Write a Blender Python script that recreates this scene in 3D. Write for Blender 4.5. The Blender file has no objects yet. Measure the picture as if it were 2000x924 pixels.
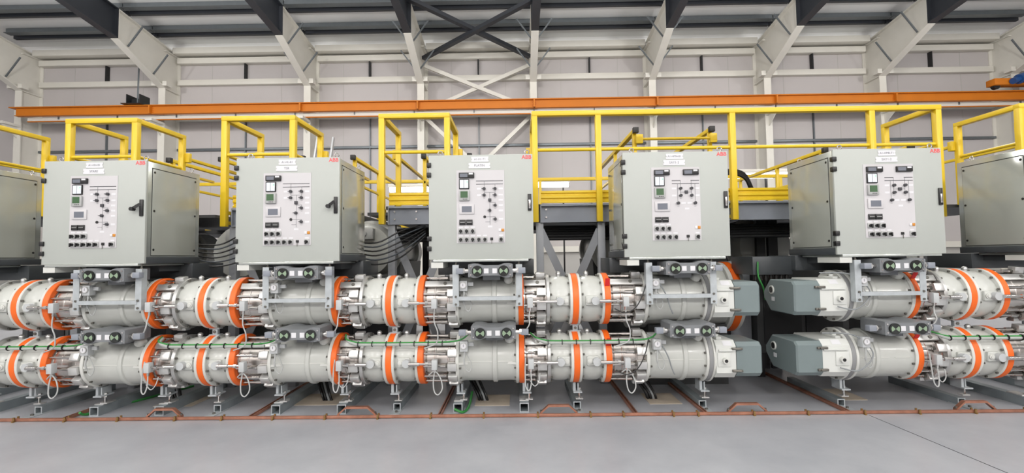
import bpy, bmesh, math, random
from mathutils import Vector, Matrix
random.seed(7)
PI=math.pi
scene=bpy.context.scene
COL=scene.collection
# ------------------------------------------------------------------ helpers
def lin(c):
    c=c/255.0
    return c/12.92 if c<=0.04045 else ((c+0.055)/1.055)**2.4
def mat(name,rgb,rough=.5,metal=0,coat=0,noise=0,nscale=6,emit=0,bump=0,bscale=40,aniso=0):
    m=bpy.data.materials.new(name); m.use_nodes=True
    nt=m.node_tree; b=nt.nodes['Principled BSDF']
    c=(lin(rgb[0]),lin(rgb[1]),lin(rgb[2]),1)
    b.inputs['Base Color'].default_value=c
    b.inputs['Roughness'].default_value=rough
    b.inputs['Metallic'].default_value=metal
    b.inputs['Coat Weight'].default_value=coat
    b.inputs['Coat Roughness'].default_value=.12
    if emit:
        b.inputs['Emission Color'].default_value=c; b.inputs['Emission Strength'].default_value=emit
    if noise or bump:
        tc=nt.nodes.new('ShaderNodeTexCoord')
    if noise:
        n=nt.nodes.new('ShaderNodeTexNoise'); n.inputs['Scale'].default_value=nscale; n.inputs['Detail'].default_value=6
        r=nt.nodes.new('ShaderNodeValToRGB')
        r.color_ramp.elements[0].position=.3; r.color_ramp.elements[1].position=.7
        r.color_ramp.elements[0].color=tuple(x*(1-noise) for x in c[:3])+(1,)
        r.color_ramp.elements[1].color=tuple(min(1,x*(1+noise*.6)) for x in c[:3])+(1,)
        nt.links.new(tc.outputs['Object'],n.inputs['Vector']); nt.links.new(n.outputs['Fac'],r.inputs['Fac'])
        nt.links.new(r.outputs['Color'],b.inputs['Base Color'])
    if bump:
        n2=nt.nodes.new('ShaderNodeTexNoise'); n2.inputs['Scale'].default_value=bscale
        bp=nt.nodes.new('ShaderNodeBump'); bp.inputs['Strength'].default_value=bump; bp.inputs['Distance'].default_value=.01
        nt.links.new(tc.outputs['Object'],n2.inputs['Vector']); nt.links.new(n2.outputs['Fac'],bp.inputs['Height'])
        nt.links.new(bp.outputs['Normal'],b.inputs['Normal'])
    return m
M=dict(
 vessel=mat('vessel_grey_paint',(189,191,186),.3,coat=.15,noise=.03,nscale=5),
 flange=mat('flange_light_grey',(204,205,200),.35),
 flange_al=mat('flange_aluminium',(190,190,188),.32,metal=.7),
 orange=mat('orange_band',(236,104,28),.45,noise=.04),
 greyband=mat('grey_band',(136,137,138),.5),
 bolt=mat('dark_bolt',(112,110,104),.35,metal=.6),
 steel=mat('stainless_sleeve',(198,193,188),.24,metal=1,noise=.05,nscale=5),
 rod=mat('polished_rod',(205,203,200),.14,metal=1),
 block=mat('aluminium_block',(206,206,204),.3,metal=.6),
 casting=mat('casting_grey',(118,121,124),.45,noise=.06),
 dialblack=mat('dial_black',(16,20,17),.22,coat=.4),
 dialgreen=mat('dial_green',(132,152,128),.4),
 label=mat('white_label',(214,214,217),.5),
 port=mat('port_grey',(182,185,186),.45),
 galv=mat('galvanised_steel',(180,186,189),.42,metal=.25,noise=.12,nscale=14),
 galvdark=mat('galvanised_beam',(141,150,154),.5,metal=.25,noise=.12,nscale=9),
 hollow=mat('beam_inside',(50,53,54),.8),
 door=mat('cabinet_paint',(173,177,172),.5),
 side=mat('cabinet_side_shaded',(162,165,157),.17,coat=.5),  # same paint as the door, darkened for the shade on the sides
 frame=mat('cabinet_frame_zinc',(192,197,192),.22,metal=.6,noise=.05),
 base=mat('cabinet_base_grey',(66,70,73),.4),
 seam=mat('seam_dark',(30,31,31),.7),
 black=mat('black_plastic',(26,26,27),.4),
 panel=mat('mimic_panel_white',(196,194,196),.45),
 devgrey=mat('device_grey',(168,169,168),.45),
 screen=mat('screen_green',(66,96,66),.25),
 screengrey=mat('screen_grey',(108,112,122),.25),
 alarm=mat('alarm_white',(214,220,228),.4),
 led=mat('green_led',(60,220,120),.4,emit=1.2),
 lamporange=mat('lamp_amber',(196,130,40),.4),
 line=mat('mimic_line',(62,62,66),.5),
 thinline=mat('mimic_thin_line',(128,128,132),.5),
 red=mat('red_lettering',(222,84,88),.5),
 text=mat('grey_lettering',(128,130,138),.6),
 yellow=mat('yellow_paint',(224,190,34),.4,coat=.08,noise=.04,nscale=4),
 platgrey=mat('platform_grey',(134,139,148),.42,noise=.04),
 deckdark=mat('deck_dark',(44,45,47),.6),
 legs=mat('leg_grey',(150,153,158),.42,noise=.04),
 cap=mat('black_end_cap',(24,22,20),.5),
 darkeq=mat('rear_shade_grey',(66,68,68),.5,noise=.05),  # grey darkened to stand in for shade behind the tubes
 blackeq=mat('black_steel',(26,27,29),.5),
 drivepale=mat('drive_pale_grey',(206,208,204),.4),
 drivecap=mat('drive_cap_grey',(114,126,127),.42,noise=.03),
 copper=mat('copper_bar',(176,124,102),.42,metal=.55,noise=.25,nscale=11),
 brass=mat('brass_clamp',(150,122,78),.4,metal=.7),
 cablewhite=mat('cable_white',(172,174,173),.5),
 cablegrey=mat('cable_grey',(132,136,138),.5),
 cableblack=mat('cable_black',(20,20,21),.45),
 cablegreen=mat('cable_green',(52,132,62),.45),
 cableblue=mat('cable_slate',(62,68,74),.45),
 tray=mat('tray_grey',(164,168,164),.5),
 patch=mat('patch_brown',(184,172,156),.75,noise=.08,nscale=10),
 wallm=mat('wall_panel_paint',(187,182,181),.55,noise=.025,nscale=.6),
 wallwhite=mat('lower_wall_white',(224,222,222),.6),
 dado=mat('dado_grey',(176,174,170),.6),
 cream=mat('cream_steel',(216,213,204),.45,noise=.02,nscale=3),
 roofm=mat('roof_panel_white',(240,240,238),.6),
 rafter=mat('rafter_dark_grey',(42,45,51),.45,noise=.04),
 purlin=mat('purlin_zinc',(112,118,122),.4,metal=.5,noise=.06),
 crane=mat('crane_orange',(200,114,10),.6,noise=.05,nscale=2),
 blue=mat('motor_blue',(32,74,130),.4),
 alu=mat('ladder_aluminium',(186,188,190),.3,metal=.7),
 tube=mat('lamp_tube',(255,252,244),.4,emit=14),
 redtag=mat('red_tag',(206,34,34),.45),
)
# floor: grey epoxy with faint blotches
fm=bpy.data.materials.new('floor_epoxy'); fm.use_nodes=True
nt=fm.node_tree; b=nt.nodes['Principled BSDF']; b.inputs['Roughness'].default_value=.34
tc=nt.nodes.new('ShaderNodeTexCoord'); n1=nt.nodes.new('ShaderNodeTexNoise'); n1.inputs['Scale'].default_value=1.9; n1.inputs['Detail'].default_value=9; n1.inputs['Roughness'].default_value=.65
r1=nt.nodes.new('ShaderNodeValToRGB'); r1.color_ramp.elements[0].position=.32; r1.color_ramp.elements[1].position=.68
r1.color_ramp.elements[0].color=(lin(157),lin(159),lin(165),1); r1.color_ramp.elements[1].color=(lin(171),lin(173),lin(178),1)
nt.links.new(tc.outputs['Object'],n1.inputs['Vector']); nt.links.new(n1.outputs['Fac'],r1.inputs['Fac']); nt.links.new(r1.outputs['Color'],b.inputs['Base Color'])
M['floor']=fm

class MB:
    def __init__(s): s.v=[]; s.f=[]
    def add(s,vs,fs,mx=None):
        o=len(s.v)
        s.v+= [tuple(mx@Vector(v)) if mx else tuple(v) for v in vs]
        s.f+= [tuple(i+o for i in f) for f in fs]; return s
    def box(s,x0,x1,y0,y1,z0,z1,b=0,mx=None):
        if b<=0:
            vs=[(x,y,z) for x in (x0,x1) for y in (y0,y1) for z in (z0,z1)]
            return s.add(vs,[(0,1,3,2),(4,6,7,5),(0,4,5,1),(2,3,7,6),(0,2,6,4),(1,5,7,3)],mx)
        bm=bmesh.new(); bmesh.ops.create_cube(bm,size=1)
        for v in bm.verts: v.co=Vector((x0+(v.co.x+.5)*(x1-x0),y0+(v.co.y+.5)*(y1-y0),z0+(v.co.z+.5)*(z1-z0)))
        bmesh.ops.bevel(bm,geom=list(bm.edges),offset=b,segments=2,profile=.5,affect='EDGES')
        bm.verts.index_update()
        s.add([v.co[:] for v in bm.verts],[[v.index for v in f.verts] for f in bm.faces],mx); bm.free(); return s
    def cyl(s,p0,p1,r,n=12,r2=None,caps=True):
        p0=Vector(p0);p1=Vector(p1);d=(p1-p0).normalized()
        a=d.orthogonal().normalized(); c=d.cross(a); r2=r if r2 is None else r2
        vs=[];fs=[]
        for k in range(n):
            t=2*PI*k/n; u=a*math.cos(t)+c*math.sin(t); vs.append(p0+u*r); vs.append(p1+u*r2)
        for k in range(n):
            j=(k+1)%n; fs.append((2*k,2*j,2*j+1,2*k+1))
        if caps: fs.append(tuple(2*k for k in range(n))[::-1]); fs.append(tuple(2*k+1 for k in range(n)))
        return s.add(vs,fs)
    def lathe(s,prof,n=48,mx=None,close=False):
        # profile [(x,r)] around the X axis
        vs=[];fs=[];m=len(prof)
        for k in range(n):
            t=2*PI*k/n
            for x,r in prof: vs.append((x,r*math.cos(t),r*math.sin(t)))
        for k in range(n):
            j=(k+1)%n
            for i in range(m-1): fs.append((k*m+i,j*m+i,j*m+i+1,k*m+i+1))
            if close: fs.append((k*m+m-1,j*m+m-1,j*m,k*m))
        if not close:
            if prof[0][1]>0: fs.append(tuple(k*m for k in range(n)))
            if prof[-1][1]>0: fs.append(tuple(k*m+m-1 for k in range(n))[::-1])
        return s.add(vs,fs,mx)
    def ring(s,x0,x1,ri,ro,n=56,c=.004):
        return s.lathe([(x0,ri),(x0,ro-c),(x0+c,ro),(x1-c,ro),(x1,ro-c),(x1,ri)],n,close=True)
    def prism(s,poly,y0,y1,mx=None):
        # polygon in (x,z) extruded along y
        n=len(poly)
        vs=[(x,y0,z) for x,z in poly]+[(x,y1,z) for x,z in poly]
        fs=[tuple(range(n)),tuple(range(2*n-1,n-1,-1))]+[(i,i+n,(i+1)%n+n,(i+1)%n) for i in range(n)]
        return s.add(vs,fs,mx)
    def bar(s,p0,p1,w,h,up=(0,0,1)):
        # square bar from p0 to p1, w across, h along up
        p0=Vector(p0);p1=Vector(p1);d=(p1-p0).normalized();u=Vector(up)
        if abs(d.dot(u))>.99:u=Vector((0,1,0))
        sx=d.cross(u).normalized();u=sx.cross(d).normalized()
        vs=[];
        for p in (p0,p1):
            for a,c in ((-1,-1),(1,-1),(1,1),(-1,1)): vs.append(p+sx*a*w/2+u*c*h/2)
        return s.add(vs,[(0,3,2,1),(4,5,6,7),(0,1,5,4),(1,2,6,5),(2,3,7,6),(3,0,4,7)])
    def tube(s,pts,r,n=8,sub=6):
        P=[Vector(p) for p in pts]
        if len(P)>2 and sub>1:
            Q=[];
            for i in range(len(P)-1):
                a=P[max(i-1,0)];b_=P[i];c=P[i+1];d=P[min(i+2,len(P)-1)]
                for k in range(sub):
                    t=k/sub
                    Q.append(.5*((2*b_)+(-a+c)*t+(2*a-5*b_+4*c-d)*t*t+(-a+3*b_-3*c+d)*t**3))
            Q.append(P[-1]); P=Q
        vs=[];fs=[];nrm=None
        for i,p in enumerate(P):
            t=(P[min(i+1,len(P)-1)]-P[max(i-1,0)])
            t=t.normalized() if t.length>1e-9 else Vector((0,0,1))
            nrm=t.orthogonal().normalized() if nrm is None else (nrm-t*nrm.dot(t)).normalized()
            bb=t.cross(nrm)
            for k in range(n):
                a=2*PI*k/n; vs.append(p+nrm*r*math.cos(a)+bb*r*math.sin(a))
        for i in range(len(P)-1):
            for k in range(n):
                j=(k+1)%n; fs.append((i*n+k,i*n+j,(i+1)*n+j,(i+1)*n+k))
        fs.append(tuple(range(n))[::-1]); fs.append(tuple((len(P)-1)*n+k for k in range(n)))
        return s.add(vs,fs)
    def dome(s,c,r,h,axis='z',n=14,m=5):
        prof=[(h*math.sin(k/m*PI/2),r*math.cos(k/m*PI/2)) for k in range(m)]+[(h,0.0005)]
        if axis=='z': R=Matrix.Rotation(-PI/2,4,'Y')
        elif axis=='-y': R=Matrix.Rotation(-PI/2,4,'Z')
        else: R=Matrix.Identity(4)
        return s.lathe(prof,n,Matrix.Translation(c)@R)
    def mesh(s,name,material,smooth=True):
        me=bpy.data.meshes.new(name); me.from_pydata([tuple(v) for v in s.v],[],s.f)
        bm=bmesh.new(); bm.from_mesh(me); bmesh.ops.recalc_face_normals(bm,faces=bm.faces); bm.to_mesh(me); bm.free()
        me.materials.append(M[material] if isinstance(material,str) else material)
        if smooth:
            for p in me.polygons: p.use_smooth=True
            me.set_sharp_from_angle(angle=math.radians(32))
        return me
    def obj(s,name,material,parent=None,loc=None,**k):
        return put(name,s.mesh(name,material),parent,loc,**k)

def put(name,me,parent=None,loc=None,rot=None,label=None,cat=None,group=None,kind=None):
    o=bpy.data.objects.new(name,me); COL.objects.link(o)
    if parent: o.parent=parent
    if loc: o.location=loc
    if rot: o.rotation_euler=rot
    tag(o,label,cat,group,kind); return o
def tag(o,label=None,cat=None,group=None,kind=None):
    if label:o['label']=label
    if cat:o['category']=cat
    if group:o['group']=group
    if kind:o['kind']=kind
    return o
def thing(name,loc=(0,0,0),label=None,cat=None,group=None,kind=None):
    return put(name,None,None,loc,None,label,cat,group,kind)
def copy_tree(o,loc=None,label=None,group=None,parent=None):
    c=o.copy(); COL.objects.link(c)
    if parent: c.parent=parent
    if loc is not None: c.location=loc
    if label: c['label']=label
    if group: c['group']=group
    for ch in list(KIDS.get(o.name) or [x for x in o.children]): copy_tree(ch,parent=c)
    return c
KIDS={}
class Repeat:
    """first call places the source itself, later calls place copies"""
    def __init__(s,o): s.o=o; s.used=False
    def __call__(s,loc,label,group=None,skip=()):
        if not s.used:
            s.used=True; s.o.location=loc; tag(s.o,label,None,group); return s.o
        return copy_tree(s.o,loc,label,group)
def text(body,size,material,parent,loc,align='CENTER',name='lettering',bold=0):
    c=bpy.data.curves.new(name,'FONT'); c.body=body; c.size=size; c.align_x=align; c.align_y='CENTER'; c.extrude=.0006; c.offset=bold
    c.resolution_u=3
    c.materials.append(M[material])
    o=bpy.data.objects.new(name,c); me=bpy.data.meshes.new_from_object(o); bpy.data.objects.remove(o)
    return put(name,me,parent,loc,(PI/2,0,0))
def struct(name,mb,material,parent=None,label=None,cat=None):
    o=mb.obj(name,material,parent)
    if not parent: o['kind']='structure'
    if label: o['label']=label
    if cat: o['category']=cat
    return o

# ------------------------------------------------------------------ camera
H=1.47
f_px,yaw,pit,roll=920.0,-.0112,.0463,-.0129
fw=Vector((math.sin(yaw)*math.cos(pit),math.cos(yaw)*math.cos(pit),math.sin(pit)))
rt=Vector((math.cos(yaw),-math.sin(yaw),0)); up=rt.cross(fw)
r2=math.cos(roll)*rt+math.sin(roll)*up; u2=-math.sin(roll)*rt+math.cos(roll)*up
cam=bpy.data.cameras.new('camera'); co=bpy.data.objects.new('camera',cam); COL.objects.link(co)
cam.sensor_fit='HORIZONTAL'; cam.sensor_width=36; cam.lens=f_px/2000*36; cam.clip_end=200; cam.clip_start=.05
R=Matrix((r2,u2,-fw)).transposed().to_4x4(); R.translation=Vector((0,0,H)); co.matrix_world=R
scene.camera=co

# ------------------------------------------------------------------ room
YW=21.45
struct('floor',MB().box(-30,30,-14,YW+.3,-.2,0),'floor')
ROOF=lambda y: 12.0+.1*(18-y)
wm=MB(); 
struct('trim_0',MB().box(-30,30,YW-.06,YW-.001,11.26,11.75),'roofm')
struct('wall_back',MB().box(-30,30,YW,YW+.25,1.95,12.0),'wallm')
struct('wall_lower',MB().box(-30,30,YW-.02,YW+.25,0,1.95),'dado')
struct('trim_1',MB().box(-30,30,YW-.2,YW-.02,1.72,1.98),'cream')
struct('wall_left',MB().box(-30.3,-30,-14,YW+.25,0,16),'wallm')
struct('wall_right',MB().box(30,30.3,-14,YW+.25,0,16),'wallm')
struct('wall_front',MB().box(-30,30,-14.25,-14,0,16),'wallm')
struct('ceiling',MB().prism([(-14.2,ROOF(-14.2)),(YW+.2,ROOF(YW+.2)),(YW+.2,ROOF(YW+.2)+.15),(-14.2,ROOF(-14.2)+.15)],-30,30,Matrix(((0,1,0,0),(1,0,0,0),(0,0,1,0),(0,0,0,1)))),'roofm')
struct('trim_2',MB().box(3.18,3.185,.3,4.4,0,.0015,mx=Matrix.Translation((3.18,4.4,0))@Matrix.Rotation(.05,4,'Z')@Matrix.Translation((-3.18,-4.4,0))),'seam')
# wall joints and rails
XC=[-22.22,-15.75,-9.24,-4.19,.80,6.04,11.08,16.10,21.83]
mids=[]
for a,c in zip(XC[:-1],XC[1:]): mids.append((a+c)/2)
wallnames=['first','second','third','fourth','fifth','sixth','seventh','eighth']
ORD=['first','second','third','fourth','fifth','sixth','seventh','eighth','ninth']
for i,(a,c) in enumerate(zip(XC[:-1],XC[1:])):
    x0=a+.16;x1=c-.16
    w=wallnames[i]
    g=MB().box(x0,x1,YW-.25,YW,9.64,9.89,.01)
    struct('wall_girt',g,'cream',None,f'upper cream wall girt in the {w} wall bay counted from the left','girt')['group']='upper wall girts'
    g=MB().box(x0,x1,YW-.25,YW,7.98,8.14,.01)
    struct('wall_girt',g,'cream',None,f'cream wall girt behind the orange crane beam in the {w} wall bay from the left','girt')['group']='wall girts behind crane beam'
    g=MB().box(x0-.05,x1+.05,YW-.14,YW,6.6,6.71,.01)
    struct('wall_rail',g,'purlin',None,f'thin grey wall rail above the yellow handrails in the {w} wall bay from the left','wall rail')['group']='thin grey wall rails'
    g=MB().box(x0,x1,YW-.3,YW,10.64,10.9,.01); 
    struct('eave_beam',g,'cream',None,f'cream eave rail below the gutter in the {w} wall bay from the left','eave beam')['group']='eave beams'
    g=MB().box(x0,x1,YW-.6,YW,10.98,11.26,.02)
    struct('gutter_beam',g,'cream',None,f'pale gutter beam under the roof edge in the {w} wall bay from the left','gutter beam')['group']='gutter beams'
    m=(a+c)/2
    o=MB().box(m-.03,m+.03,YW-.2,YW,9.89,10.64).obj('wall_strut','blackeq',label=f'short black vertical strut high on the wall in the {w} wall bay from the left',cat='strut',group='black wall struts'); o['kind']='structure'
    o=MB().box(m-.022,m+.022,YW-.1,YW,3.2,7.98).obj('wall_strut','purlin',label=f'thin grey vertical strut below the crane beam in the {w} wall bay from the left',cat='strut',group='thin wall struts'); o['kind']='structure'
    jm=MB()
    for q in (.25,.75):
        xx=a+(c-a)*q; jm.box(xx-.012,xx+.012,YW-.006,YW,2,11)
    struct(f'trim_{i+3}',jm,'dado')

# columns with haunches, rafters, braces
def col_mb(web):
    mb=MB()
    if web:
        mb.prism([(20.5,0),(21.45,0),(21.45,11.1),(20.65,11.12),(18.0,11.5),(18.0,10.33),(20.5,9.26)],-.012,.012,MX)
        return mb
    mb.box(-.15,.15,20.48,20.52,0,9.27)                       # inner flange
    mb.box(-.15,.15,21.40,21.445,0,11.1)                        # outer flange
    mb.bar((0,20.5,9.26),(0,17.98,10.33),.3,.04,(0,0,1))      # haunch flange
    mb.bar((0,20.9,11.1),(0,17.98,11.5),.3,.04,(0,0,1))
    mb.box(-.15,.15,17.98,18.02,10.3,11.52)
    mb.box(-.14,.14,20.52,21.40,9.24,9.28)
    mb.box(-.14,.14,20.52,21.40,10.95,10.99)
    return mb
MX=Matrix(((0,1,0,0),(1,0,0,0),(0,0,1,0),(0,0,0,1)))
c0=thing('steel_column',cat='column',kind='structure')
col_mb(True).obj('web','cream',c0); col_mb(False).obj('flange','cream',c0)
MB().box(-.15,.15,19.75,20.48,7.58,7.68).prism([(19.8,7.58),(20.48,7.58),(20.48,7.1)],-.02,.02,MX).obj('crane_bracket','cream',c0)
MB().box(-.34,-.15,20.3,20.6,9.3,9.5).box(.15,.34,20.3,20.6,9.3,9.5).obj('cleat','cream',c0)
rc=Repeat(c0)
r0=thing('roof_rafter',cat='rafter',kind='structure')
MB().prism([(17.98,10.35),(17.98,11.5),(4,13.05),(4,12.1)],-.015,.015,MX).obj('web','rafter',r0)
MB().bar((0,17.98,10.35),(0,4,12.1),.3,.05).bar((0,17.98,11.5),(0,4,13.05),.3,.04).box(-.15,.15,17.94,17.98,10.33,11.52).obj('flange','rafter',r0)
rr=Repeat(r0)
b0=put('fly_brace',MB().bar((0,0,0),(.62,0,.85),.05,.05).mesh('fly_brace','purlin'),cat='brace',kind='structure')
b1me=MB().bar((0,0,0),(-.62,0,.85),.05,.05).mesh('fly_brace','purlin')
rb=Repeat(b0)
for i,x in enumerate(XC):
    rc((x,0,0),f'cream steel wall column with sloping haunch, {ORD[i]} column counted from the left','wall columns')
    rr((x,0,0),f'dark grey roof rafter bolted to the {ORD[i]} wall column from the left','roof rafters')
    for y,z,n in ((18.5,10.2,'near the dark rafter joint'),(19.85,9.6,'on the cream haunch')):
        for sgn in (1,-1):
            sd='its right side' if sgn>0 else 'its left side'
            o=rb((x+.1*sgn,y,z+.03),f'thin grey brace {n} of the {ORD[i]} column, on {sd}','roof fly braces')
            if sgn<0: o.data=b1me
for i,(y,n) in enumerate(((19.9,'lower'),(18.35,'upper'))):
    for k,(a,c) in enumerate(zip(XC[:-1],XC[1:])):
        z=ROOF(y)
        o=MB().box(a+.02,c-.02,y-.04,y+.06,z-.24,z-.03).box(a+.02,c-.02,y-.14,y+.16,z-.26,z-.24).obj('roof_purlin','purlin',label=f'{n} zinc roof purlin in the {wallnames[k]} bay from the left',cat='purlin',group='roof purlins'); o['kind']='structure'
        o=MB().box(a+.02,c-.02,y+.28,y+.42,z-.34,z-.18).obj('roof_tie','rafter',label=f'dark grey roof tie behind the {n} purlin in the {wallnames[k]} bay from the left',cat='tie beam',group='roof ties'); o['kind']='structure'
# wind bracing between fourth and fifth columns
def brace(p0,p1,m,lab,w=.16):
    o=MB().bar(p0,p1,w,w*.75,(0,1,0) if m=='cream' else (0,0,1)).obj('wind_brace',m,label=lab,cat='brace',group='wind braces'); o['kind']='structure'
xa,xb=XC[3]+.15,XC[4]-.15
brace((xa,20.4,10.35),(xb,17.1,11.05),'rafter','dark roof brace rising from the fourth column to the fifth rafter',.2)
brace((xb,20.4,10.35),(xa,17.1,11.25),'rafter','dark roof brace rising from the fifth column to the fourth rafter',.2)
brace((xa,20.75,10.15),(xb,20.75,8.15),'cream','cream wall brace falling from the fourth column to the fifth above the crane beam')
brace((xb,20.85,10.15),(xa,20.85,8.15),'cream','cream wall brace rising from the fourth column to the fifth above the crane beam')
brace((xa,20.75,7.8),(xb,20.75,3.3),'cream','cream wall brace falling from the fourth column below the crane beam')
brace((xb,20.85,7.8),(xa,20.85,3.3),'cream','cream wall brace falling from the fifth column below the crane beam')

# crane runway
cr=thing('crane_runway_beam',label='long orange crane runway beam along the back wall',cat='crane beam')
MB().box(-21.7,24,19.93,19.97,7.92,8.28).obj('web','crane',cr)
MB().box(-21.9,24,19.8,20.1,8.24,8.28,.004).obj('top_flange','crane',cr)
MB().box(-21.7,24,19.86,20.06,7.9,7.93,.004).obj('bottom_flange','crane',cr)
for x in XC[1:8]:
    sp=MB().box(x-.03,x+.03,19.76,19.93,7.9,8.24)
    for dz in (.08,.17,.26):
        for dx in (-.06,.06): sp.cyl((x+dx,19.93,7.9+dz),(x+dx,19.9,7.9+dz),.015,6)
    sp.obj('splice_plate','crane',cr)
cd=thing('conductor_rail',label='slim orange conductor rail hung below the crane beam',cat='rail')
MB().box(-21.4,22,20.12,20.2,7.70,7.745,.008).obj('rail','crane',cd)
MB().box(-21.4,22,20.14,20.22,7.745,7.9).obj('cover','cream',cd)
for k in range(17):
    x=-20+k*2.6
    MB().box(x-.02,x+.02,20.09,20.14,7.8,7.93).obj('hanger','purlin',cd)
fb=thing('crane_end_stop',(-16.35,19.9,8.28),'black open box on the orange crane beam with a cable above','crane stop')
MB().box(-.3,-.26,-.25,.3,0,.42).box(.26,.3,-.25,.3,0,.42).box(-.26,.26,.0,.03,0,.3).box(-.5,.36,-.3,.3,0,.025).obj('box','blackeq',fb)
MB().tube([(0,0,.05),(0,.02,1.2),(0,.05,2.5)],.03,6,2).obj('cable','purlin',fb)
ec=thing('crane_end_carriage',(21.3,19.75,8.3),'orange crane carriage with a blue motor at the end of the runway beam','crane')
MB().box(-1.3,1.8,-.2,.2,.14,.42,.03).obj('carriage','crane',ec)
MB().cyl((-.5,-.35,.3),(.25,-.3,.55),.2,16).cyl((-.75,-.37,.22),(-.5,-.35,.3),.13,14).obj('motor','blue',ec)
for x in (-1.1,1.4): MB().cyl((x,-.08,.14),(x,.08,.14),.14,16).obj('wheel','blackeq',ec)
MB().cyl((.35,-.3,-.5),(.35,-.3,.8),.06,8).box(.0,.75,-.33,-.27,.05,.12).box(.05,.7,-.33,-.27,-.15,-.09).obj('collector_arm','blackeq',ec)

# lamp fittings low over the plant behind the platforms
for x,y,z,n in ((.8,12.5,3.42,'glowing tube lamp seen between the two middle cabinets'),(-3.0,13.2,3.45,'glowing tube lamp behind the platform beside the PLATIN cabinet'),(5.95,12.0,3.5,'glowing tube lamp beyond the black hose loop'),(7.35,12.4,3.58,'glowing tube lamp just beyond the wide side panel past the gap')):
    t=thing('tube_lamp',(x,y,z),n,'lamp','tube lamps behind the platforms')
    for q in (-.45,.45): MB().box(q-.02,q+.02,.07,.11,-z,.14).obj('stand_leg','blackeq',t)
    MB().box(-.62,.62,-.07,.07,.06,.15,.008).obj('housing','cream',t)
    MB().cyl((-.58,0,0),(.58,0,0),.075,12).obj('lamp_tube','tube',t)

# ------------------------------------------------------------------ gas insulated tube assemblies
YT=4.65; ZU=1.068; ZL=.513
LS={0:-5.885,1:-4.11,2:-2.345,3:-.59,4:1.182,5:3.075,6:4.85}
bolt_me=MB().cyl((-.010,0,0),(.012,0,0),.0105,6).mesh('bolt','bolt')
def bolts(parent,x,r,n=12,lo=-112,hi=112,ph=15):
    for k in range(n):
        a=360/n*k+ph
        d=(a+180)%360-180        # 0 = towards viewer
        if lo<=d<=hi:
            t=math.radians(d)
            put('bolt',bolt_me,parent,(x,-r*math.cos(t),r*math.sin(t)))
def flange(parent,x0,x1,name='flange',m='flange',r=.245,bolt=0,n=12):
    o=MB().ring(x0,x1,.2,r).obj(name,m,parent)
    if bolt: bolts(o,bolt,r-.016,n)
    return o
# --- switch vessel
sv=thing('switch_vessel',cat='switchgear vessel')
p=[(.03,.235),(.05,.222),(.08,.219),(.34,.222),(.346,.234),(.352,.237),(.378,.237),(.384,.234),(.39,.222),(.52,.219),(.55,.223),(.575,.235)]
MB().lathe([(.03,.1)]+p+[(.575,.1)],64).obj('body','vessel',sv)
s=MB().box(.09,.34,-.2245,-.215,-.0035,.0035).box(.39,.53,-.2245,-.215,-.0035,.0035)
s.add([(.03,-.2,-.004),(.03,-.24,-.004),(.13,-.215,-.004),(.03,-.2,-.026),(.03,-.24,-.026),(.13,-.215,-.026)],[(0,1,2),(5,4,3),(0,3,4,1),(1,4,5,2),(2,5,3,0)])
s.add([(.57,-.2,-.004),(.57,-.24,-.004),(.47,-.215,-.004),(.57,-.2,-.026),(.57,-.24,-.026),(.47,-.215,-.026)],[(2,1,0),(3,4,5),(1,4,3,0),(2,5,4,1),(0,3,5,2)])
s.obj('seam','flange',sv)
flange(sv,0,.032,'flange','flange',.247,.04)
flange(sv,.562,.592,'flange','flange',.247,.556)
MB().ring(.592,.642,.2,.248,64,.006).obj('sealing_band','orange',sv)
MB().cyl((.5,-.12,.205),(.5,-.135,.235),.03,14).dome((.5,-.17,.2),.042,.035,'-y').cyl((.5,-.12,.2),(.5,-.17,.2),.042,16).obj('relief_cap','flange',sv)
rv=Repeat(sv)
# --- end vessel without orange band
def end_vessel(mir):
    ev=thing('switch_vessel',cat='switchgear vessel')
    X=(lambda x:.60-x) if mir else (lambda x:x)
    q=[(X(x),r) for x,r in p]
    MB().lathe([(X(.03),.1)]+q+[(X(.575),.1)],64).obj('body','vessel',ev)
    MB().box(.09,.34,-.2245,-.215,-.0035,.0035).box(.39,.53,-.2245,-.215,-.0035,.0035).obj('seam','flange',ev)
    if not mir:
        flange(ev,0,.032,'flange','flange',.247,.04)
    else:
        flange(ev,.562,.592,'flange','flange',.247,.556)
        MB().ring(.592,.642,.2,.248,64,.006).obj('sealing_band','orange',ev)
    a,b_,c,d=((.55,.575,.615,.635) if not mir else (-.04,-.015,.025,.05))
    flange(ev,a,b_,'flange','flange',.247,(a-.006) if not mir else 0)
    MB().ring(b_,c,.2,.246,64).obj('grey_band','greyband',ev)
    flange(ev,c,d,'flange','flange',.25,0)
    if mir: bolts(ev,a-.006,.23)
    MB().dome((.5,-.17,.2),.042,.035,'-y').cyl((.5,-.12,.2),(.5,-.17,.2),.042,16).obj('relief_cap','flange',ev)
    return Repeat(ev)
rev4=end_vessel(False); rev5=end_vessel(True)
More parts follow.
